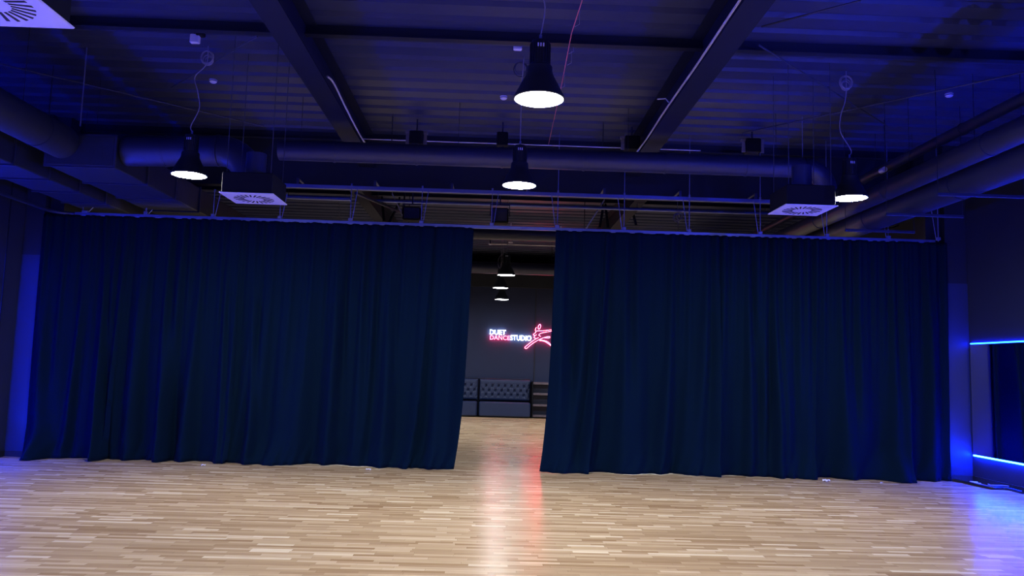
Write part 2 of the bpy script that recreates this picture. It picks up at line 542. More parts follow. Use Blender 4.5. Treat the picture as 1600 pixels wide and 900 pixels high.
# left ducts
root = duct_run('insulated_duct', -5.62, 4.32, .215, 2.0, 10.2, 'large round duct running along the upper left side', M['duct_wrap'], (5, 7.4, 9.6), (7.6, 9.3))
def rduct(name, x0, x1, z0, z1, y0, y1, label, seams, hang):
    r = empty(name, ((x0 + x1) / 2, y0, z0), label, 'duct')
    hw = (x1 - x0) / 2; h = z1 - z0; L = y1 - y0
    MB().bbox(-hw, hw, 0, L, 0, h, .012).build('duct_body', M['duct_wrap'], r)
    mb = MB()
    for s in seams:
        s -= y0
        mb.box(-hw - .02, hw + .02, s - .015, s + .015, -.02, h + .02)
    build_each(mb, 'joint_flange', M['duct'], r)
    mb = MB()
    for s in hang:
        mb.tube([(-hw * .5, s - y0, h), (-hw * .5, s - y0, ZD - z0)], .004, 6)
    build_each(mb, 'hanger_rod', M['purlin'], r)
    return r
rduct('rectangular_duct', -5.82, -4.95, 4.02, 4.42, 10.2, 16.5, 'wide rectangular duct continuing the round left duct toward the curtain', (10.22, 11.2, 12.2, 13.2), (11.0, 12.9))
rduct('rectangular_duct', -6.75, -6.10, 3.96, 4.30, 2.0, 16.5, 'rectangular duct nearest the left wall, blue lit underside', (6, 8.4, 10.0, 10.8, 11.6, 12.4), (10.2, 12.6))
rod('hook_rod', [(-5.25, 9.9, ZD), (-5.25, 9.9, 4.45)], .008, M['rod'], 'thin hanging rod with hook above the left ducts', 'rod')

# ------------------------------------------------------------------ curtain track
ZT = 3.85
root = empty('curtain_track', (0, YC, ZT), 'long silver curtain track hanging above both dark curtains', 'rail')
MB().bbox(-6.75, 7.18, -.025, .025, -.03, .025, .006).build('rail', M['alu'], root)
pts = [(-6.75, 0, 0)] + [(-6.75 - .3 * math.sin(a), -.3 + .3 * math.cos(a), 0) for a in [k * math.pi / 12 for k in range(1, 7)]] + [(-7.05, -5.0, 0)]
MB().tube(pts, .027, 8).build('side_rail', M['duct'], root)
hx = [228, 333, 437, 547, 658, 768, 871, 975, 1077, 1188, 1292, 1388, 1466]
for i, px in enumerate(hx):
    p = at(px, 350 + (px - 700) * .03, Y=YC)
    x = p.x
    if i < 1: top = 3.96 - ZT
    elif i < 3: top = 4.30 - ZT
    elif i < 6: top = 4.47 - ZT
    else: top = ZD - ZT
    t2 = (4.42 - ZT) if i >= 3 else top
    lean = -.11 if i >= 6 else .10
    mb = MB().tube([(x, 0, 0), (x, 0, top)], .0075, 6)
    mb.tube([(x + lean * .3, .0, .02), (x + lean, 0, t2)], .0065, 6)
    mb.bbox(x - .03, x + .03, -.03, .03, .02, .07, .006)
    mb.lathe([(.016, -.02), (.016, .02)], (x, 0, min(top, 4.47 - ZT)), 8)
    mb.build('hanger', M['rod'], root)
p0, p1 = at(228, 336, Y=YC), at(75, 330, Y=YC)
for xx in (-6.62,):
    MB().tube([(xx, 0, 0), (xx - .02, 0, .14)], .0075, 6).tube([(xx + .05, 0, 0), (xx + .17, 0, .14)], .006, 6).bbox(xx - .02, xx + .07, -.03, .03, .02, .06, .006).build('hanger', M['rod'], root)

# strut channel under the bulkhead and pipes behind
a = at(441, 297, Y=13.1); b = at(1204, 308, Y=13.1); zc = (a.z + b.z) / 2
root = empty('strut_channel', ((a.x + b.x) / 2, 13.1, zc), 'grey steel channel running level above the curtain track', 'rail')
hl = (b.x - a.x) / 2
MB().bbox(-hl, hl, -.03, .03, -.032, .032, .006).build('channel', M['alu'], root)
mb = MB()
for k in range(7):
    xx = -hl + .25 + k * (2 * hl - .5) / 6
    mb.box(xx - .02, xx + .02, -.02, .02, .03, 4.62 - zc)
    mb.box(xx - .02, xx + .02, -.02, .70, 4.62 - zc - .012, 4.62 - zc)
build_each(mb, 'mounting_tab', M['duct'], root)
a = at(583, 315, Y=16); b = at(1203, 332, Y=16)
zz = (a.z + b.z) / 2
def hung_pipe(xa, xb, Y, z, r, label, n):
    e = empty('steel_pipe', ((xa + xb) / 2, Y, z), label, 'pipe')
    h = (xb - xa) / 2
    MB().tube([(-h, 0, 0), (h, 0, 0)], r, 12).build('pipe_body', M['alu'], e)
    m_ = MB()
    for k in range(n):
        xx = -h + .1 + k * (2 * h - .2) / (n - 1)
        m_.tube([(xx, 0, r * .8), (xx, 0, ZD - z)], .004, 6)
    build_each(m_, 'hanger_rod', M['dcord'], e)
hung_pipe(a.x, b.x, 16, zz, .034, 'long pale pipe beyond the curtain, below the steel channel', 4)
a = at(442, 306, Y=15); b = at(548, 312, Y=15)
hung_pipe(a.x, b.x, 15, (a.z + b.z) / 2, .045, 'short pipe right of left vent, above the curtain', 2)
# braces on far beams
def brace(p, q, r, m, lb, g=None):
    p, q = Vector(p), Vector(q)
    top = p if p.z > q.z else q
    o = MB().tube([p, q], r, 8).tube([top, (top.x, top.y, ZD)], r * .7, 6).build('truss_brace', m)
    tag(o, lb, 'brace', g)
Yb = 17.0
brace((-2.62, 14.6, 4.72), (-2.05, 17.4, 4.9), .03, M['duct'], 'slanting steel brace above the left curtain, left of speaker')
brace(at(597, 312, Y=18), at(600, 346, Y=18), .03, M['beam'], 'upright strut left of the far left speaker')
brace(at(624, 316, Y=18), at(608, 348, Y=18), .03, M['beam'], 'strut leaning left beside the far left speaker')
brace(at(613, 303, Y=16.4), at(631, 340, Y=16.4), .014, M['conduit'], 'thin pale conduit end just left of the far left speaker')
brace(at(944, 313, Y=16.4), at(916, 357, Y=16.4), .014, M['conduit'], 'thin pale conduit slanting above the right curtain')
brace(at(946, 320, Y=18), at(950, 356, Y=18), .03, M['beam'], 'upright strut behind pale conduit above right curtain')
brace(at(942, 326, Y=18), at(937, 356, Y=18), .03, M['beam'], 'strut leaning beside the pale conduit above right curtain')
brace(at(984, 315, Y=18), at(994, 352, Y=18), .03, M['beam'], 'strut crossing behind the thick brace above right curtain')

# speakers beyond the curtain line
def speaker(px, py, Y, wpx, hpx, label):
    c = at(px, py, Y=Y); k = Y / F_PX
    w_, h_ = wpx * k / 2, hpx * k / 2
    r = empty('loudspeaker', (c.x, Y, c.z), label, 'speaker', 'loudspeakers above the curtain')
    MB().bbox(-w_, w_, -.12, .12, -h_, h_, .02).build('cabinet', M['box'], r)
    MB().bbox(-w_ * .86, w_ * .86, -.132, -.12, -h_ * .8, h_ * .84, .01).build('grille', M['grille'], r)
    MB().bbox(-w_ * .35, w_ * .35, -.14, -.13, h_ * .35, h_ * .5, .004).build('badge', M['duct'], r)
    MB().tube([(-w_ - .02, 0, 0), (-w_ - .02, 0, h_ + .07), (w_ + .02, 0, h_ + .07), (w_ + .02, 0, 0)], .012, 6).tube([(0, 0, h_ + .07), (0, 0, ZD - c.z + .075)], .014, 6).build('bracket', M['duct'], r)
    return r
speaker(644, 335, 15.0, 28, 21, 'dark box loudspeaker hanging above the left curtain')
speaker(781, 338, 14.6, 27, 24, 'black loudspeaker hanging just above the opening between curtains')
# boxes standing on the cross duct line
for px, py, ww, br, lb in ((651, 216, 22, 1, 'black box with one pale side bracket above cross duct, left of lamps'),
                       (785, 218, 18, 0, 'plain black box above the cross duct behind centre lamp'),
                       (987, 224, 24, 1, 'black box with pale brackets above cross duct, by right roof beam'),
                       (1175, 228, 24, 2, 'black box between two ragged pale brackets, rightmost above cross duct')):
    Y = 12.4
    c = at(px, py, Y=Y); h = ww / 2 * Y / F_PX
    r = empty('duct_box', (c.x, Y, c.z), lb, 'box', 'black boxes above the cross duct')
    MB().bbox(-h, h, -.1, .1, -.12, .10, .012).build('body', M['box'], r)
    if br:
        for sx in (-1, 1):
            bx = sx * (h + .03)
            MB().add([(bx - .03, -.05, -.12), (bx + .03, -.05, -.12), (bx + .02, -.05, .1), (bx - .02 , -.05, .1),
                      (bx - .03, -.03, -.12), (bx + .03, -.03, -.12), (bx + .02, -.03, .1), (bx - .02, -.03, .1)],
                     [(0, 1, 2, 3), (7, 6, 5, 4), (0, 4, 5, 1), (1, 5, 6, 2), (2, 6, 7, 3), (3, 7, 4, 0)]).bbox(bx - .035, bx + .035, -.06, .02, .06, .10, .004).build('side_bracket', M['bracket'], r)
    MB().tube([(0, 0, .09), (0, 0, ZD - c.z)], .012, 6).build('hanger_rod', M['duct'], r)
# thin pale conduit behind those boxes
a = at(566, 217, Y=12.75)
rod('cable_conduit', [(a.x, 12.75, a.z), (3.3, 12.75, a.z)], .011, M['conduit'], 'thin level conduit just above the cross duct', 'conduit')
for px, y0_, y1_, Y, lb in ((612, 180, 222, 12.2, 'thin dark hanging rod left of centre above cross duct'),
                      (942, 185, 228, 12.2, 'thin dark hanging rod right of centre above cross duct'),
                      (1254, 203, 250, 11.6, 'thin pale rod with hook above right end of cross duct'),
                      (75, 158, 200, 10.6, 'short thin rod with hook, second from left edge')):
    c = at(px, y1_, Y=Y)
    rod('hanging_rod', [(c.x, Y, c.z), (c.x, Y, ZD)], .008, M['rod'] if 'pale' in lb else M['purlin'], lb, 'rod')

# ------------------------------------------------------------------ ceiling vents
def vent(loc, label):
    r = empty('ceiling_vent', loc, label, 'vent', 'square ceiling vents')
    MB().bbox(-.32, .32, -.32, .32, 0, .014, .005).build('face_plate', M['white'], r)
    mb = MB()
    n = 24
    for k in range(n):
        a = 2 * math.pi * k / n
        R = Matrix.Rotation(a, 4, 'Z')
        mb.add([R @ Vector(p) for p in ((.115, -.008, -.002), (.235, .012, -.002), (.235, .034, -.002), (.115, .008, -.002),
                                         (.115, -.008, .004), (.235, .012, .004), (.235, .034, .004), (.115, .008, .004))],
               [(0, 1, 2, 3), (7, 6, 5, 4), (0, 4, 5, 1), (1, 5, 6, 2), (2, 6, 7, 3), (3, 7, 4, 0)])
    mb.build('radial_slots', M['slot'], r)
    MB().bbox(-.30, .30, -.30, .30, .015, .26, .01).build('plenum_box', M['box'], r)
    MB().tube([(0, .0, .25), (0, 0, .56)], .12, 20).build('collar', M['duct'], r)
    mb = MB()
    for sx in (-.26, .26):
        for sy in (-.26, .26):
            mb.tube([(sx, sy, .25), (sx, sy, ZD - loc[2])], .005, 5)
    build_each(mb, 'hanger_wire', M['dcord'], r)
    return r
vent((-2.95, 9.62, 3.54), 'white square vent with radial slots left of centre, above left curtain')
vent((3.80, 9.75, 3.65), 'white square vent with radial slots near the right pendant lamp')
vent((-2.88, 4.36, 3.54), 'white square vent cut by the top left photo corner')

# ------------------------------------------------------------------ pendant lamps
ZL = 3.825
def pendant():
    r = empty('pendant_lamp', (0, 0, ZL), '', 'lamp', 'bell shaped pendant lamps')
    MB().lathe([(.210, 0), (.217, .004), (.211, .02), (.185, .07), (.150, .14), (.118, .20), (.108, .225), (.106, .275), (.098, .285), (.084, .287)], n=40).build('shade', M['housing'], r)
    mb = MB().lathe([(.082, .285), (.082, .48), (.074, .50), (.05, .507), (.0, .508)], n=32)
    for k in range(24):
        a = 2 * math.pi * k / 24
        mb.box(.08, .0875, -.0035, .0035, .30, .475, Matrix.Rotation(a, 4, 'Z'))
    mb.build('heat_sink', M['housing'], r)
    mb = MB()
    for k in (-1, 0, 1):
        mb.box(-.006 + k * .022, .006 + k * .022, -.09, -.0862, .425, .455)
    build_each(mb, 'vent_slot', M['white'], r)
    MB().lathe([(.0, -.012), (.08, -.010), (.15, -.006), (.203, .0), (.205, .003)], n=40).build('lens', M['lens'], r)
    MB().tube([(0, 0, .50), (0, 0, .56)], .012, 8).build('suspension_eye', M['rod'], r)
    return r

def coil(c, R, turns, rnd):
    pts = []
    N = turns * 18
    for k in range(N + 1):
        a = 2 * math.pi * k / 18
        rr = R * (1 + .12 * math.sin(a * .37 + rnd))
        pts.append(Vector(c) + Vector((rr * math.cos(a), .02 * math.sin(a * .5), rr * 1.1 * math.sin(a))))
    return pts

proto = pendant()
spots = [
    (.32, 6.47, ZL, 'nearest and largest bell pendant lamp, hanging at top centre', 0),
    (.26, 9.66, ZL, 'bell pendant lamp below the cross duct, middle of its row of three', 1),
    (-3.78, 9.70, ZL, 'bell pendant lamp at left, beside the left vent', 2),
    (4.41, 9.75, ZL, 'bell pendant lamp at right, beside the right vent', 3),
    (.24, 18.5, None, 'highest lit pendant lamp seen through the curtain gap', 4),
    (.12, 21.2, None, 'middle lit pendant lamp seen through the curtain gap', 5),
    (.10, 24.2, None, 'lowest lit pendant lamp seen through the curtain gap', 6),
    (-3.68, 3.1, ZL, 'pendant lamp overhead at left, in front of the pictured row', 7),
    (4.27, 3.1, ZL, 'pendant lamp overhead at right, in front of the pictured row', 7),
    (.36, 0.2, ZL, 'pendant lamp overhead in the centre aisle above the viewer', 7),
    (-3.68, -2.4, ZL, 'pendant lamp behind the viewer at left', 7),
    (4.27, -2.4, ZL, 'pendant lamp behind the viewer at right', 7),
    (-3.68, 18.5, ZL, 'unseen pendant lamp added for light behind the left curtain', 8),  # these hidden lamps are put in to brighten the far room
    (4.27, 18.5, ZL, 'unseen pendant lamp added for light behind the right curtain', 8),
    (-3.68, 23.0, ZL, 'farther unseen pendant lamp added for light behind the left curtain', 8),
    (4.27, 23.0, ZL, 'farther unseen pendant lamp added for light behind the right curtain', 8),
]
fix = {4: (791, 430), 5: (782, 450), 6: (784, 468)}
lamps = [proto] + [copy_tree(proto) for _ in spots[1:]]
for i, (x, y, z, lb, k) in enumerate(spots):
    if k in fix:
        q = at(*fix[k], Y=y); x, z = q.x, q.z
    o = lamps[i]
    o.location = (x, y, z)
    o['label'] = lb
    if k in fix or k == 8:
        for ch in o.children:
            if ch.name.startswith('lens'):
                ch.data = ch.data.copy(); ch.data.materials[0] = M['lens_dim' if k in fix else 'lens_fill']
    # cord, each its own path up to the deck
    up = ZD - z + .075
    if k == 0:
        pts = [(0, 0, .55), (.03, 0, .8), (-.01, 0, 1.0), (.07, .02, 1.25), (.06, .02, up)]
    elif k in (2, 3):
        s = 1 if k == 2 else -1
        cx = .12 * s if k == 2 else -.03
        pts = [(0, 0, .55), (-.02 if k == 2 else .02, 0, .62), (.06 if k == 2 else -.1, .02, .85), (.03 if k == 2 else -.10, .02, 1.05), (-.02 if k == 2 else -.04, .02, 1.25), (cx, 0, 1.42), (cx, 0, up)]
        mbc = MB().tube(coil((cx, 0, 1.50), .075, 3, i), .006, 5)
        mbc.tube(coil((cx + .01, .03, 1.47), .055, 2, i + 2), .006, 5)
        mbc.build('cord_coil', M['cord'], o)
    elif k == 1:
        pts = [(0, 0, .55), (.0, 0, 1.2), (.02, 0, up)]
        MB().tube(coil((-.02, 0.05, 1.50), .08, 3, i), .005, 5).build('cord_coil', M['dcord'], o)
    else:
        pts = [(0, 0, .55), (0, 0, up)]
    MB().tube(poly(pts), .0065, 6).build('cord', M['cord'], o)
    if k == 4:
        MB().tube(poly([(-.03, 0, .56), (-.17, 0, .42), (-.2, 0, .25), (-.13, 0, .12)]), .007, 6).build('loop_cord', M['cord'], o)

# junction boxes on the deck
for px, py, Y, s, lb in ((305, 61, 9.25, .055, 'white junction box on ceiling above the left pendant lamp'),
                         (809, 72, 9.4, .052, 'white junction box on ceiling left of near lamp housing')):
    c = at(px, py, Y=Y)
    r = empty('junction_box', (c.x, Y, c.z), lb, 'box', 'junction boxes')
    MB().bbox(-s, s, -.03, .03, -s, s, .008).build('body', M['white'], r)
    MB().tube([(0, 0, s - .005), (0, 0, ZD - c.z)], .02, 8).bbox(s * .3, s * 1.9, -.05, .05, s * .6, s * 1.6, .01).build('socket', M['box'], r)

# smoke detectors
def detector(x, y, z, lb):
    r = empty('smoke_detector', (x, y, z), lb, 'smoke detector', 'smoke detectors')
    MB().lathe([(.055, 0), (.055, -.012), (.0, -.0125)], n=24).build('base', M['white'], r)
    MB().lathe([(.05, -.0125), (.052, -.026), (.04, -.04), (.03, -.046), (.0, -.047)], n=24).build('sensor_head', M['white'], r)
    MB().lathe([(.053, -.018), (.0535, -.021), (.053, -.024)], n=24).build('intake_ring', M['slot'], r)
for px, py, lb in ((333, 128, 'round white smoke detector on ceiling right of the left cord'),
                   (787, 154, 'round white smoke detector left of the nearest lamp'),
                   (1483, 150, 'round white smoke detector on ceiling at far right')):
    q = at(px, py, Z=ZD - .03)
    detector(q.x, q.y, ZD, lb)
q = at(766, 382, Y=24.4)
detector(q.x, 24.4, q.z + .03, 'small white smoke detector seen high in the curtain gap')
MB_ = MB().tube([(q.x, 24.4, q.z + .03), (q.x, 24.4, ZD)], .02, 8).build('detector_stem', M['duct'])
tag(MB_, 'short stem holding the small detector high in the curtain gap', 'rod')

# far cross duct and conduit in the gap
r = empty('far_duct', (0, 22.6, 4.40), 'round dark duct crossing the far room, in the curtain gap', 'duct')
MB().tube([(-4, 0, 0), (4, 0, 0)], .17, 28).build('duct_pipe', M['duct'], r)
mb = MB()
for xx in (-1.6, 1.6): mb.tube([(xx, 0, .16), (xx, 0, ZD - 4.40 + .075)], .008, 6)
build_each(mb, 'hanger_rod', M['purlin'], r)
r = empty('far_duct', (0, 17.1, 4.47), 'dark duct just below the track in the curtain gap', 'duct')
MB().tube([(-4, 0, 0), (4, 0, 0)], .14, 28).build('duct_pipe', M['duct'], r)
mb = MB()
for xx in (-1.9, 1.9): mb.tube([(xx, 0, .13), (xx, 0, ZD - 4.47 + .075)], .008, 6)
build_each(mb, 'hanger_rod', M['purlin'], r)
q = at(768, 381, Y=21.5)
rod('cable_conduit', [(q.x, 21.5, ZD), (q.x, 21.5, q.z), (1.75, 21.5, q.z), (1.75, 21.5, ZD)], .022, M['conduit'], 'pale conduit crossing high in the curtain gap', 'conduit')
for px, py, lb in ((798, 361, 'tiny white box under the track in the curtain gap'), (798, 378.5, 'tiny white box on the conduit in the curtain gap')):
    q = at(px, py, Y=21.3)
    o = MB().bbox(-.06, .06, -.03, .03, -.025, .025, .006).tube([(0, 0, .02), (0, 0, ZD - q.z)], .006, 5).build('emergency_light', M['white'])
    o.location = (q.x, 21.3, q.z)
    tag(o, lb, 'box')

# cable tangle beyond the right ducts
for k, (p, q2) in enumerate((((1372, 346), (1462, 318)), ((1340, 356), (1448, 328)), ((1395, 322), (1440, 322)))):
    a, b = at(*p, Y=15), at(*q2, Y=15)
    mid = (a + b) / 2 - Vector((0, 0, .12 + .05 * k))
    rod('loose_cable', poly([a, mid, b, b + Vector((.15, 0, .2)), Vector((b.x + .2, 15, ZD))]), .012, M['dcord'],
        ('loose dark cable sagging right of right lamp, lowest', 'loose dark cable sagging right of right lamp, middle one', 'loose dark cable sagging right of right lamp, topmost')[k], 'cable', 'loose cables')
q = at(1058, 340, Y=16)
o = MB().tube(coil((0, 0, 0), .07, 3, 1), .007, 5).tube(coil((.05, 0, .03), .06, 2, 3), .007, 5).tube([(0, 0, 0), (0.02, 0, ZD - q.z)], .006, 5).tube([(0, 0, 0), (.03, 0, -.35)], .006, 5).build('cord_coil', M['cord'])
o.location = q
tag(o, 'small coil of cord hanging above the right curtain', 'cord')

# ------------------------------------------------------------------ curtains
def curtain(name, xt0, xt1, xb0, xb1, seed, label, flare_left, flare_right, seams):
    rnd = random.Random(seed)
    W = xt1 - xt0
    nU = int(W / .0125); nV = 72
    # big folds (ridges)
    folds = []
    u = 0.05
    while u < W:
        wd = rnd.uniform(.07, .24)
        folds.append((u, wd, rnd.uniform(.06, .19), rnd.uniform(-.22, .22), rnd.uniform(.0, .55)))
        u += wd * rnd.uniform(1.5, 2.8)
    fine = [(rnd.uniform(.10, .19), rnd.uniform(0, 6.28), rnd.uniform(.5, 1)) for _ in range(3)]
    kick = [(rnd.uniform(0, W), rnd.uniform(.18, .55), rnd.uniform(-.05, .26)) for _ in range(int(W * 1.6))]
    hem = [(rnd.uniform(.6, 1.6), rnd.uniform(0, 6.28)) for _ in range(3)]
    vs = []
    H = ZT - .03
    for j in range(nV + 1):
        t = j / nV                       # 0 top, 1 bottom
        tt = .45 * t + .55 * t ** 5
        for i in range(nU + 1):
            u = W * i / nU
            x = (xt0 + u) * (1 - tt) + (xb0 + (xb1 - xb0) * i / nU) * tt
            y = 0
            for (L, ph, am) in fine:
                y += .013 * am * (1 - t) ** 1.3 * math.sin(2 * math.pi * u / L + ph + .6 * math.sin(u * 1.7))
            y += .010 * math.sin(2 * math.pi * u / .31 + 2 * math.sin(u)) * (1 - .5 * t)
            for (c, wd, am, dr, st) in folds:
                if t < st * .6: g = .15
                else: g = .15 + .85 * min(1, (t - st * .6) / .5)
                cc = c + dr * t
                d = (u - cc) / (wd * (.5 + .55 * t))
                if abs(d) < 2.6:
                    y -= am * g * (math.exp(-d * d * 1.6) - .25 * math.exp(-(d - 1.4) ** 2 * 3))
            k = 0
            if t > .86:
                q = ((t - .86) / .14) ** 1.6
                for (c, wd, am) in kick:
                    d = (u - c) / wd
                    if abs(d) < 3: k += am * math.exp(-d * d * 2)
                y -= q * (k + .03)
                # crumple near the hem
                y += .02 * q * math.sin(u * 31 + 5 * math.sin(u * 3) + t * 40)
            for sx in seams:
                du = sx - (xt0 + u) - .10 * t * math.sin(sx * 5)
                if 0 <= du < .42:
                    g = (1 - du / .42) ** 2
                    y -= (.03 + .17 * t ** 1.6) * g
            e0 = math.exp(-u / .22); e1 = math.exp(-(W - u) / .22)
            y -= flare_left * e0 * t ** 6 + flare_right * e1 * t ** 6
            z = H * (1 - t) + .006
            if t > .8:
                z += (t - .8) / .2 * (.003 + .003 * math.sin(u * hem[0][0] * 3 + hem[0][1]))
                z = max(z, .005)
            y = max(min(y, .11), -.46)
            vs.append((x, y, z))
    fs = []
    n = nU + 1
    for j in range(nV):
        for i in range(nU):
            fs.append((j * n + i, j * n + i + 1, (j + 1) * n + i + 1, (j + 1) * n + i))
    mb = MB(); mb.add(vs, fs, True)
    o = mb.build(name, M['velour'], sharp=180)
    o.location = (0, YC - .02, 0)
    sm = o.modifiers.new('thickness', 'SOLIDIFY'); sm.thickness = .006; sm.offset = 0
    return tag(o, label, 'curtain', 'dark velour curtains')
curtain('stage_curtain', -7.24, -.37, -7.20, -.55, 11, 'left dark navy curtain hanging from track to floor', 0, .14, (-5.85, -4.1, -1.0))
curtain('stage_curtain', .96, 7.36, .78, 7.32, 23, 'right dark navy curtain hanging from track to floor', .10, .03, (1.75, 3.62, 5.25, 6.72))

# ------------------------------------------------------------------ far room: banquettes, shelf, neon sign
def banquette(x0, x1, label):
    W = x1 - x0; xc = (x0 + x1) / 2
    r = empty('banquette', (xc, YF, 0), label, 'sofa', 'tufted banquettes')
    h = W / 2 - .02
    MB().bbox(-h, h, -.62, -.02, .03, .49, .035).build('seat_base', M['leather'], r)
    # tufted back as a height field
    nx, nz = 90, 44
    z0, z1 = .53, 1.20
    xs = [-h + 2 * h * i / nx for i in range(nx + 1)]
    zs = [z0 + (z1 - z0) * j / nz for j in range(nz + 1)]
    btn = []
    nb = max(2, int(round(W / .215)))
    for rr, zz in enumerate((.70, .84, .99)):
        off = .5 if rr % 2 == 0 else 0
        for k in range(-1, nb + 1):
            bx = -h + (k + .5 + off) * (2 * h) / nb
            if -h + .08 < bx < h - .08: btn.append((bx, zz))
    vs, fs = [], []
    sp = 2 * h / nb
    for z in zs:
        for x in xs:
            e = min(x + h, h - x, z - z0, z1 - z)
            y = -.20 - .05 * (1 - math.exp(-max(e, 0) / .03))
            if .62 < z < 1.07:
                dmin = min(math.hypot(x - b[0], z - b[1]) for b in btn)
                y += .05 * math.exp(-(dmin / .035) ** 2)
                # diagonal pleats between buttons
                a1 = ((x + h) / sp * 2 + (z - .70) / .145) % 2; a2 = ((x + h) / sp * 2 - (z - .70) / .145) % 2
                for a in (a1, a2):
                    d = min(a, 2 - a)
                    y += .018 * math.exp(-(d / .14) ** 2)
            vs.append((x, y, z))
    n = nx + 1
    for j in range(nz):
        for i in range(nx):
            fs.append((j * n + i, j * n + i + 1, (j + 1) * n + i + 1, (j + 1) * n + i))
    mb = MB(); mb.add(vs, fs, True)
    mb.box(-h, h, -.2, -.02, z0, z1)
    mb.build('tufted_back', M['leather'], r, sharp=180)
    mb = MB()
    for b in btn:
        mb.lathe([(.019, 0), (.016, .012), (0, .016)], n=10, M=Matrix.Translation((b[0], -.196, b[1])) @ Matrix.Rotation(math.pi / 2, 4, 'X'))
    build_each(mb, 'button', M['button'], r)
    MB().bbox(-h - .015, h + .015, -.18, -.02, z1, z1 + .03, .01).build('top_rail', M['button'], r)
    return r
xa = at(748, 620, Y=YF - .6).x; xb = at(830, 620, Y=YF - .6).x
banquette(xa, xb, 'dark blue tufted banquette fully seen in the curtain gap')
banquette(xa - (xb - xa) - .03, xa - .03, 'dark tufted banquette partly hidden by the left curtain')
# shelf unit
x0 = at(832, 620, Y=YF - .4).x
r = empty('shelf_unit', (x0 + .6, YF, 0), 'low dark shelf unit with four worn boards beside the banquette', 'shelf')
for sx in (-.6, .6):
    MB().bbox(sx - .02, sx + .02, -.4, -.02, 0, 1.17, .004).build('side_panel', M['box'], r)
MB().box(-.58, .58, -.04, -.02, 0.02, 1.17).build('back_panel', M['pier'], r)
for zz in (.08, .42, .78, 1.12):
    MB().bbox(-.58, .58, -.4, -.05, zz - .045, zz + .025, .006).build('shelf_board', M['shelfwood'], r)

# neon sign
YS = YF - .06
def wp(zx, zy, Y=YS):
    return at(740 + zx / 11.43, 490 + zy / 11.43, Y=Y)
base = wp(840, 420)
sign = empty('neon_sign', base, 'glowing neon wall sign with dancing figure reading DUET DANCESTUDIO', 'sign')
def text_part(name, s, x0, x1, ztop, zbot, m, bold):
    cu = bpy.data.curves.new(name, 'FONT')
    cu.body = s; cu.size = 1; cu.extrude = .02; cu.offset = bold * .5; cu.resolution_u = 4
    t = bpy.data.objects.new(name, cu); COL.objects.link(t)
    bpy.context.view_layer.update()
    me = bpy.data.meshes.new_from_object(t.evaluated_get(bpy.context.evaluated_depsgraph_get()))
    bpy.data.objects.remove(t, do_unlink=True)
    xs = [v.co.x for v in me.vertices]; ys = [v.co.y for v in me.vertices]
    mx, Mx, my, My = min(xs), max(xs), min(ys), max(ys)
    for v in me.vertices:
        a = (v.co.x - mx) / (Mx - mx); b = (v.co.y - my) / (My - my)
        v.co = (x0 + (x1 - x0) * a - base.x, (v.co.z) * .8, zbot + (ztop - zbot) * b - base.z)
    me.materials.clear(); me.materials.append(m)
    o = bpy.data.objects.new(name, me); COL.objects.link(o); o.parent = sign
    return o
def tp(name, s, zx0, zx1, zt, zb, m, bold):
    a = wp(zx0, zt); b = wp(zx1, zb); c = wp((zx0 + zx1) / 2, zt); d = wp((zx0 + zx1) / 2, zb)
    o = text_part(name, s, a.x, b.x, c.z, d.z, m, bold)
    return o
o = tp('word_duet', 'DUET', 290, 575, 290, 378, M['neon_w'], .02); o['label'] = 'white glowing word DUET'
o = tp('word_dance', 'DANCE', 295, 645, 392, 468, M['neon_r'], -.012); o['label'] = 'red glowing word DANCE'
o = tp('word_studio', 'STUDIO', 655, 1030, 388, 482, M['neon_w'], .02); o['label'] = 'white glowing word STUDIO'
lines = [
    ([(1175 + 22 * math.cos(a) + 22 * math.sin(a) * .45, 235 - 42 * math.sin(a)) for a in [k * math.pi / 8 for k in range(16)]], True),
    ([(1120, 245), (1105, 280), (1108, 312), (1160, 307), (1250, 305), (1390, 290), (1388, 313), (1270, 335), (1195, 355), (1165, 385), (1200, 408)], False),
    ([(1112, 318), (1108, 340), (1075, 362), (1072, 385), (1100, 388), (1128, 376)], False),
    ([(1098, 398), (1078, 420), (1085, 436), (1110, 438)], False),
    ([(1160, 428), (1090, 465), (1000, 530), (920, 598), (925, 620), (950, 620), (1010, 568), (1090, 510), (1170, 465), (1260, 428), (1350, 408), (1352, 435), (1262, 432)], False),
    ([(1175, 482), (1250, 492), (1310, 520), (1385, 574), (1340, 515), (1260, 480), (1180, 468)], False),
]
mb = MB()
for pts, cl in lines:
    P = [wp(*p) - base for p in pts]
    if cl: mb.tube(P, .0105, 6, closed=True)
    else: mb.tube(poly(P, 4), .0105, 6)
o = mb.build('dancer_outline', M['neon_r'], sign); o['label'] = 'red glowing outline of a leaping dancer'
mb = MB()
for zx, zy in ((420, 340), (840, 440), (1100, 500), (1250, 320)):
    q = wp(zx, zy) - base
    mb.tube([q + Vector((0, .0, 0)), q + Vector((0, .06, 0))], .008, 6)
build_each(mb, 'mounting_pin', M['white'], sign)

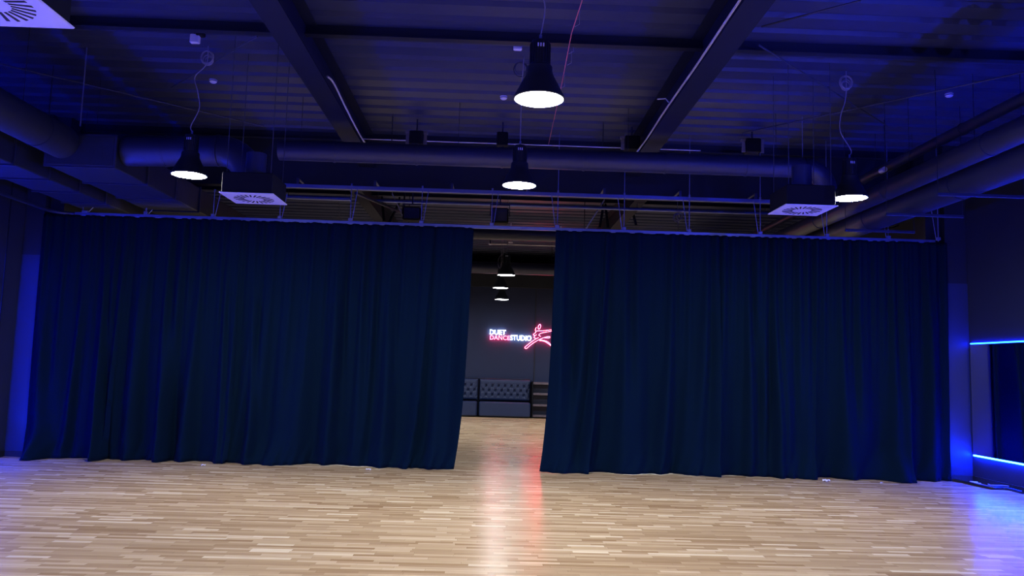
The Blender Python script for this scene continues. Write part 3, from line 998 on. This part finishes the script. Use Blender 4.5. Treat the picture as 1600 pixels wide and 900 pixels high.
# ------------------------------------------------------------------ floor clutter at right
def ground(px, py): return at(px, py, Z=0)
pts = [ground(1489, 752), ground(1510, 756), ground(1535, 762), ground(1552, 765), ground(1580, 766), ground(1604, 772)]
pts = [Vector((min(p.x, XR - .05), p.y, .022)) for p in pts]
o = MB().tube(poly(pts), .022, 8).build('floor_cable', M['black'])
tag(o, 'thick black cable lying on the floor along the right wall', 'cable')
pts2 = [p + Vector((.03, .03, .022)) for p in poly(pts)[6:26]]
pts2 = [Vector((min(p.x + .02 * math.sin(i), XR - .03), p.y, .058)) for i, p in enumerate(pts2)]
o = MB().tube(pts2[8:], .010, 6).build('floor_cable', M['cord'])
tag(o, 'thin pale cable resting on black cable by right wall', 'cable')
q = ground(1534, 757)
o = MB().bbox(-.06, .06, -.02, .02, 0, .045, .01).tube([(.06, 0, .02), (.1, 0, .02)], .01, 6).build('cable_plug', M['white'])
o.location = (min(q.x, XR - .2), q.y, 0.0); o.rotation_euler = (0, 0, -.5)
tag(o, 'small white plug on the floor at the foot of right wall', 'plug')

def scrap(px, py, s, lb, seed):
    rnd = random.Random(seed)
    q = ground(px, py)
    vs = []; n = 5
    for j in range(n):
        for i in range(n):
            vs.append((s * (i / (n - 1) - .5) + rnd.uniform(-.1, .1) * s, s * .6 * (j / (n - 1) - .5), .004 + rnd.uniform(0, .35) * s))
    fs = [(j * n + i, j * n + i + 1, (j + 1) * n + i + 1, (j + 1) * n + i) for j in range(n - 1) for i in range(n - 1)]
    o = MB().add(vs, fs).build('paper_scrap', M['paper'])
    o.location = (q.x, min(q.y, YC - .5), 0)
    o.modifiers.new('t', 'SOLIDIFY').thickness = .002
    tag(o, lb, 'scrap', 'paper scraps on the floor')
scrap(588, 724, .07, 'white paper scrap at hem of left curtain', 1)
scrap(338, 721, .06, 'small bluish scrap at hem of left curtain, left of white scrap', 2)
scrap(1279, 749, .11, 'bluish paper scrap at hem of right curtain', 3)
scrap(1363, 751, .04, 'tiny crumb of paper right of the bluish scrap', 4)

# ------------------------------------------------------------------ unseen blue lamp added to put a dappled wash on the ceiling
def added_blue_light(loc, target, watts, label, gobo, size=62):
    d = (Vector(target) - Vector(loc)).normalized()
    q = d.to_track_quat('-Z', 'Y')
    r = empty('added_blue_light', loc, label, 'added light', 'added lights')
    r.rotation_mode = 'QUATERNION'; r.rotation_quaternion = q
    MB().lathe([(.07, .25), (.09, .22), (.09, .02), (.11, 0), (.105, -.01), (.085, .0), (.085, .2)], n=28).build('housing', M['housing'], r)
    MB().tube([(-.12, 0, .1), (-.12, .16, .1), (.12, .16, .1), (.12, 0, .1)], .01, 6).build('yoke', M['housing'], r)
    L = bpy.data.lights.new('added_blue_lamp', 'SPOT')
    L.energy = watts; L.color = (.03, .06, 1.0); L.spot_size = math.radians(size); L.spot_blend = .6; L.shadow_soft_size = .001
    if gobo:
        L.use_nodes = True
        nt = L.node_tree; K = nt.links.new
        em = nt.nodes['Emission']
        tc = nt.nodes.new('ShaderNodeTexCoord')
        sp = nt.nodes.new('ShaderNodeSeparateXYZ'); K(tc.outputs['Normal'], sp.inputs[0])
        def m_(op, a, b=None, c=None):
            n = nt.nodes.new('ShaderNodeMath'); n.operation = op
            for i, v in enumerate((a, b, c)):
                if v is None: continue
                if isinstance(v, (int, float)): n.inputs[i].default_value = v
                else: K(v, n.inputs[i])
            return n.outputs[0]
        u = m_('DIVIDE', sp.outputs[0], sp.outputs[2]); v = m_('DIVIDE', sp.outputs[1], sp.outputs[2])
        cb = nt.nodes.new('ShaderNodeCombineXYZ'); K(u, cb.inputs[0]); K(v, cb.inputs[1])
        vo = nt.nodes.new('ShaderNodeTexVoronoi'); vo.voronoi_dimensions = '2D'
        vo.inputs['Scale'].default_value = 25; vo.inputs['Randomness'].default_value = .12
        K(cb.outputs[0], vo.inputs['Vector'])
        dot = m_('LESS_THAN', vo.outputs['Distance'], .40)
        band = m_('LESS_THAN', m_('ABSOLUTE', m_('ADD', m_('MULTIPLY', u, GOBO[0]), m_('MULTIPLY_ADD', v, GOBO[1], GOBO[2]))), GOBO[3])
        k = m_('SUBTRACT', 1.0, m_('MULTIPLY', m_('MULTIPLY', dot, band), .95))  # dark ceiling blotches put into the added lamp's strength
        K(k, em.inputs['Strength'])
    lo = bpy.data.objects.new('added_blue_lamp', L); COL.objects.link(lo); lo.parent = r
    lo.location = (0, 0, -.02)
GOBO = (.966, -.259, -.001, .07)
added_blue_light((4.9, 2.0, 3.0), (4.9, 9.5, 5.4), 800, 'unseen blue lamp added to dapple the ceiling, at right of the viewer', True, 44)
rr_ = [o for o in S.objects if o.name == 'added_blue_light'][0]
bpy.context.view_layer.update()
rod_ = MB().tube([(4.9, 2.0, 3.1), (4.9, 2.0, ZD + .075)], .015, 8).build('added_light_pole', M['housing'])  # pole invented to carry the added lamp
rod_.parent = rr_
rod_.matrix_parent_inverse = rr_.matrix_world.inverted()
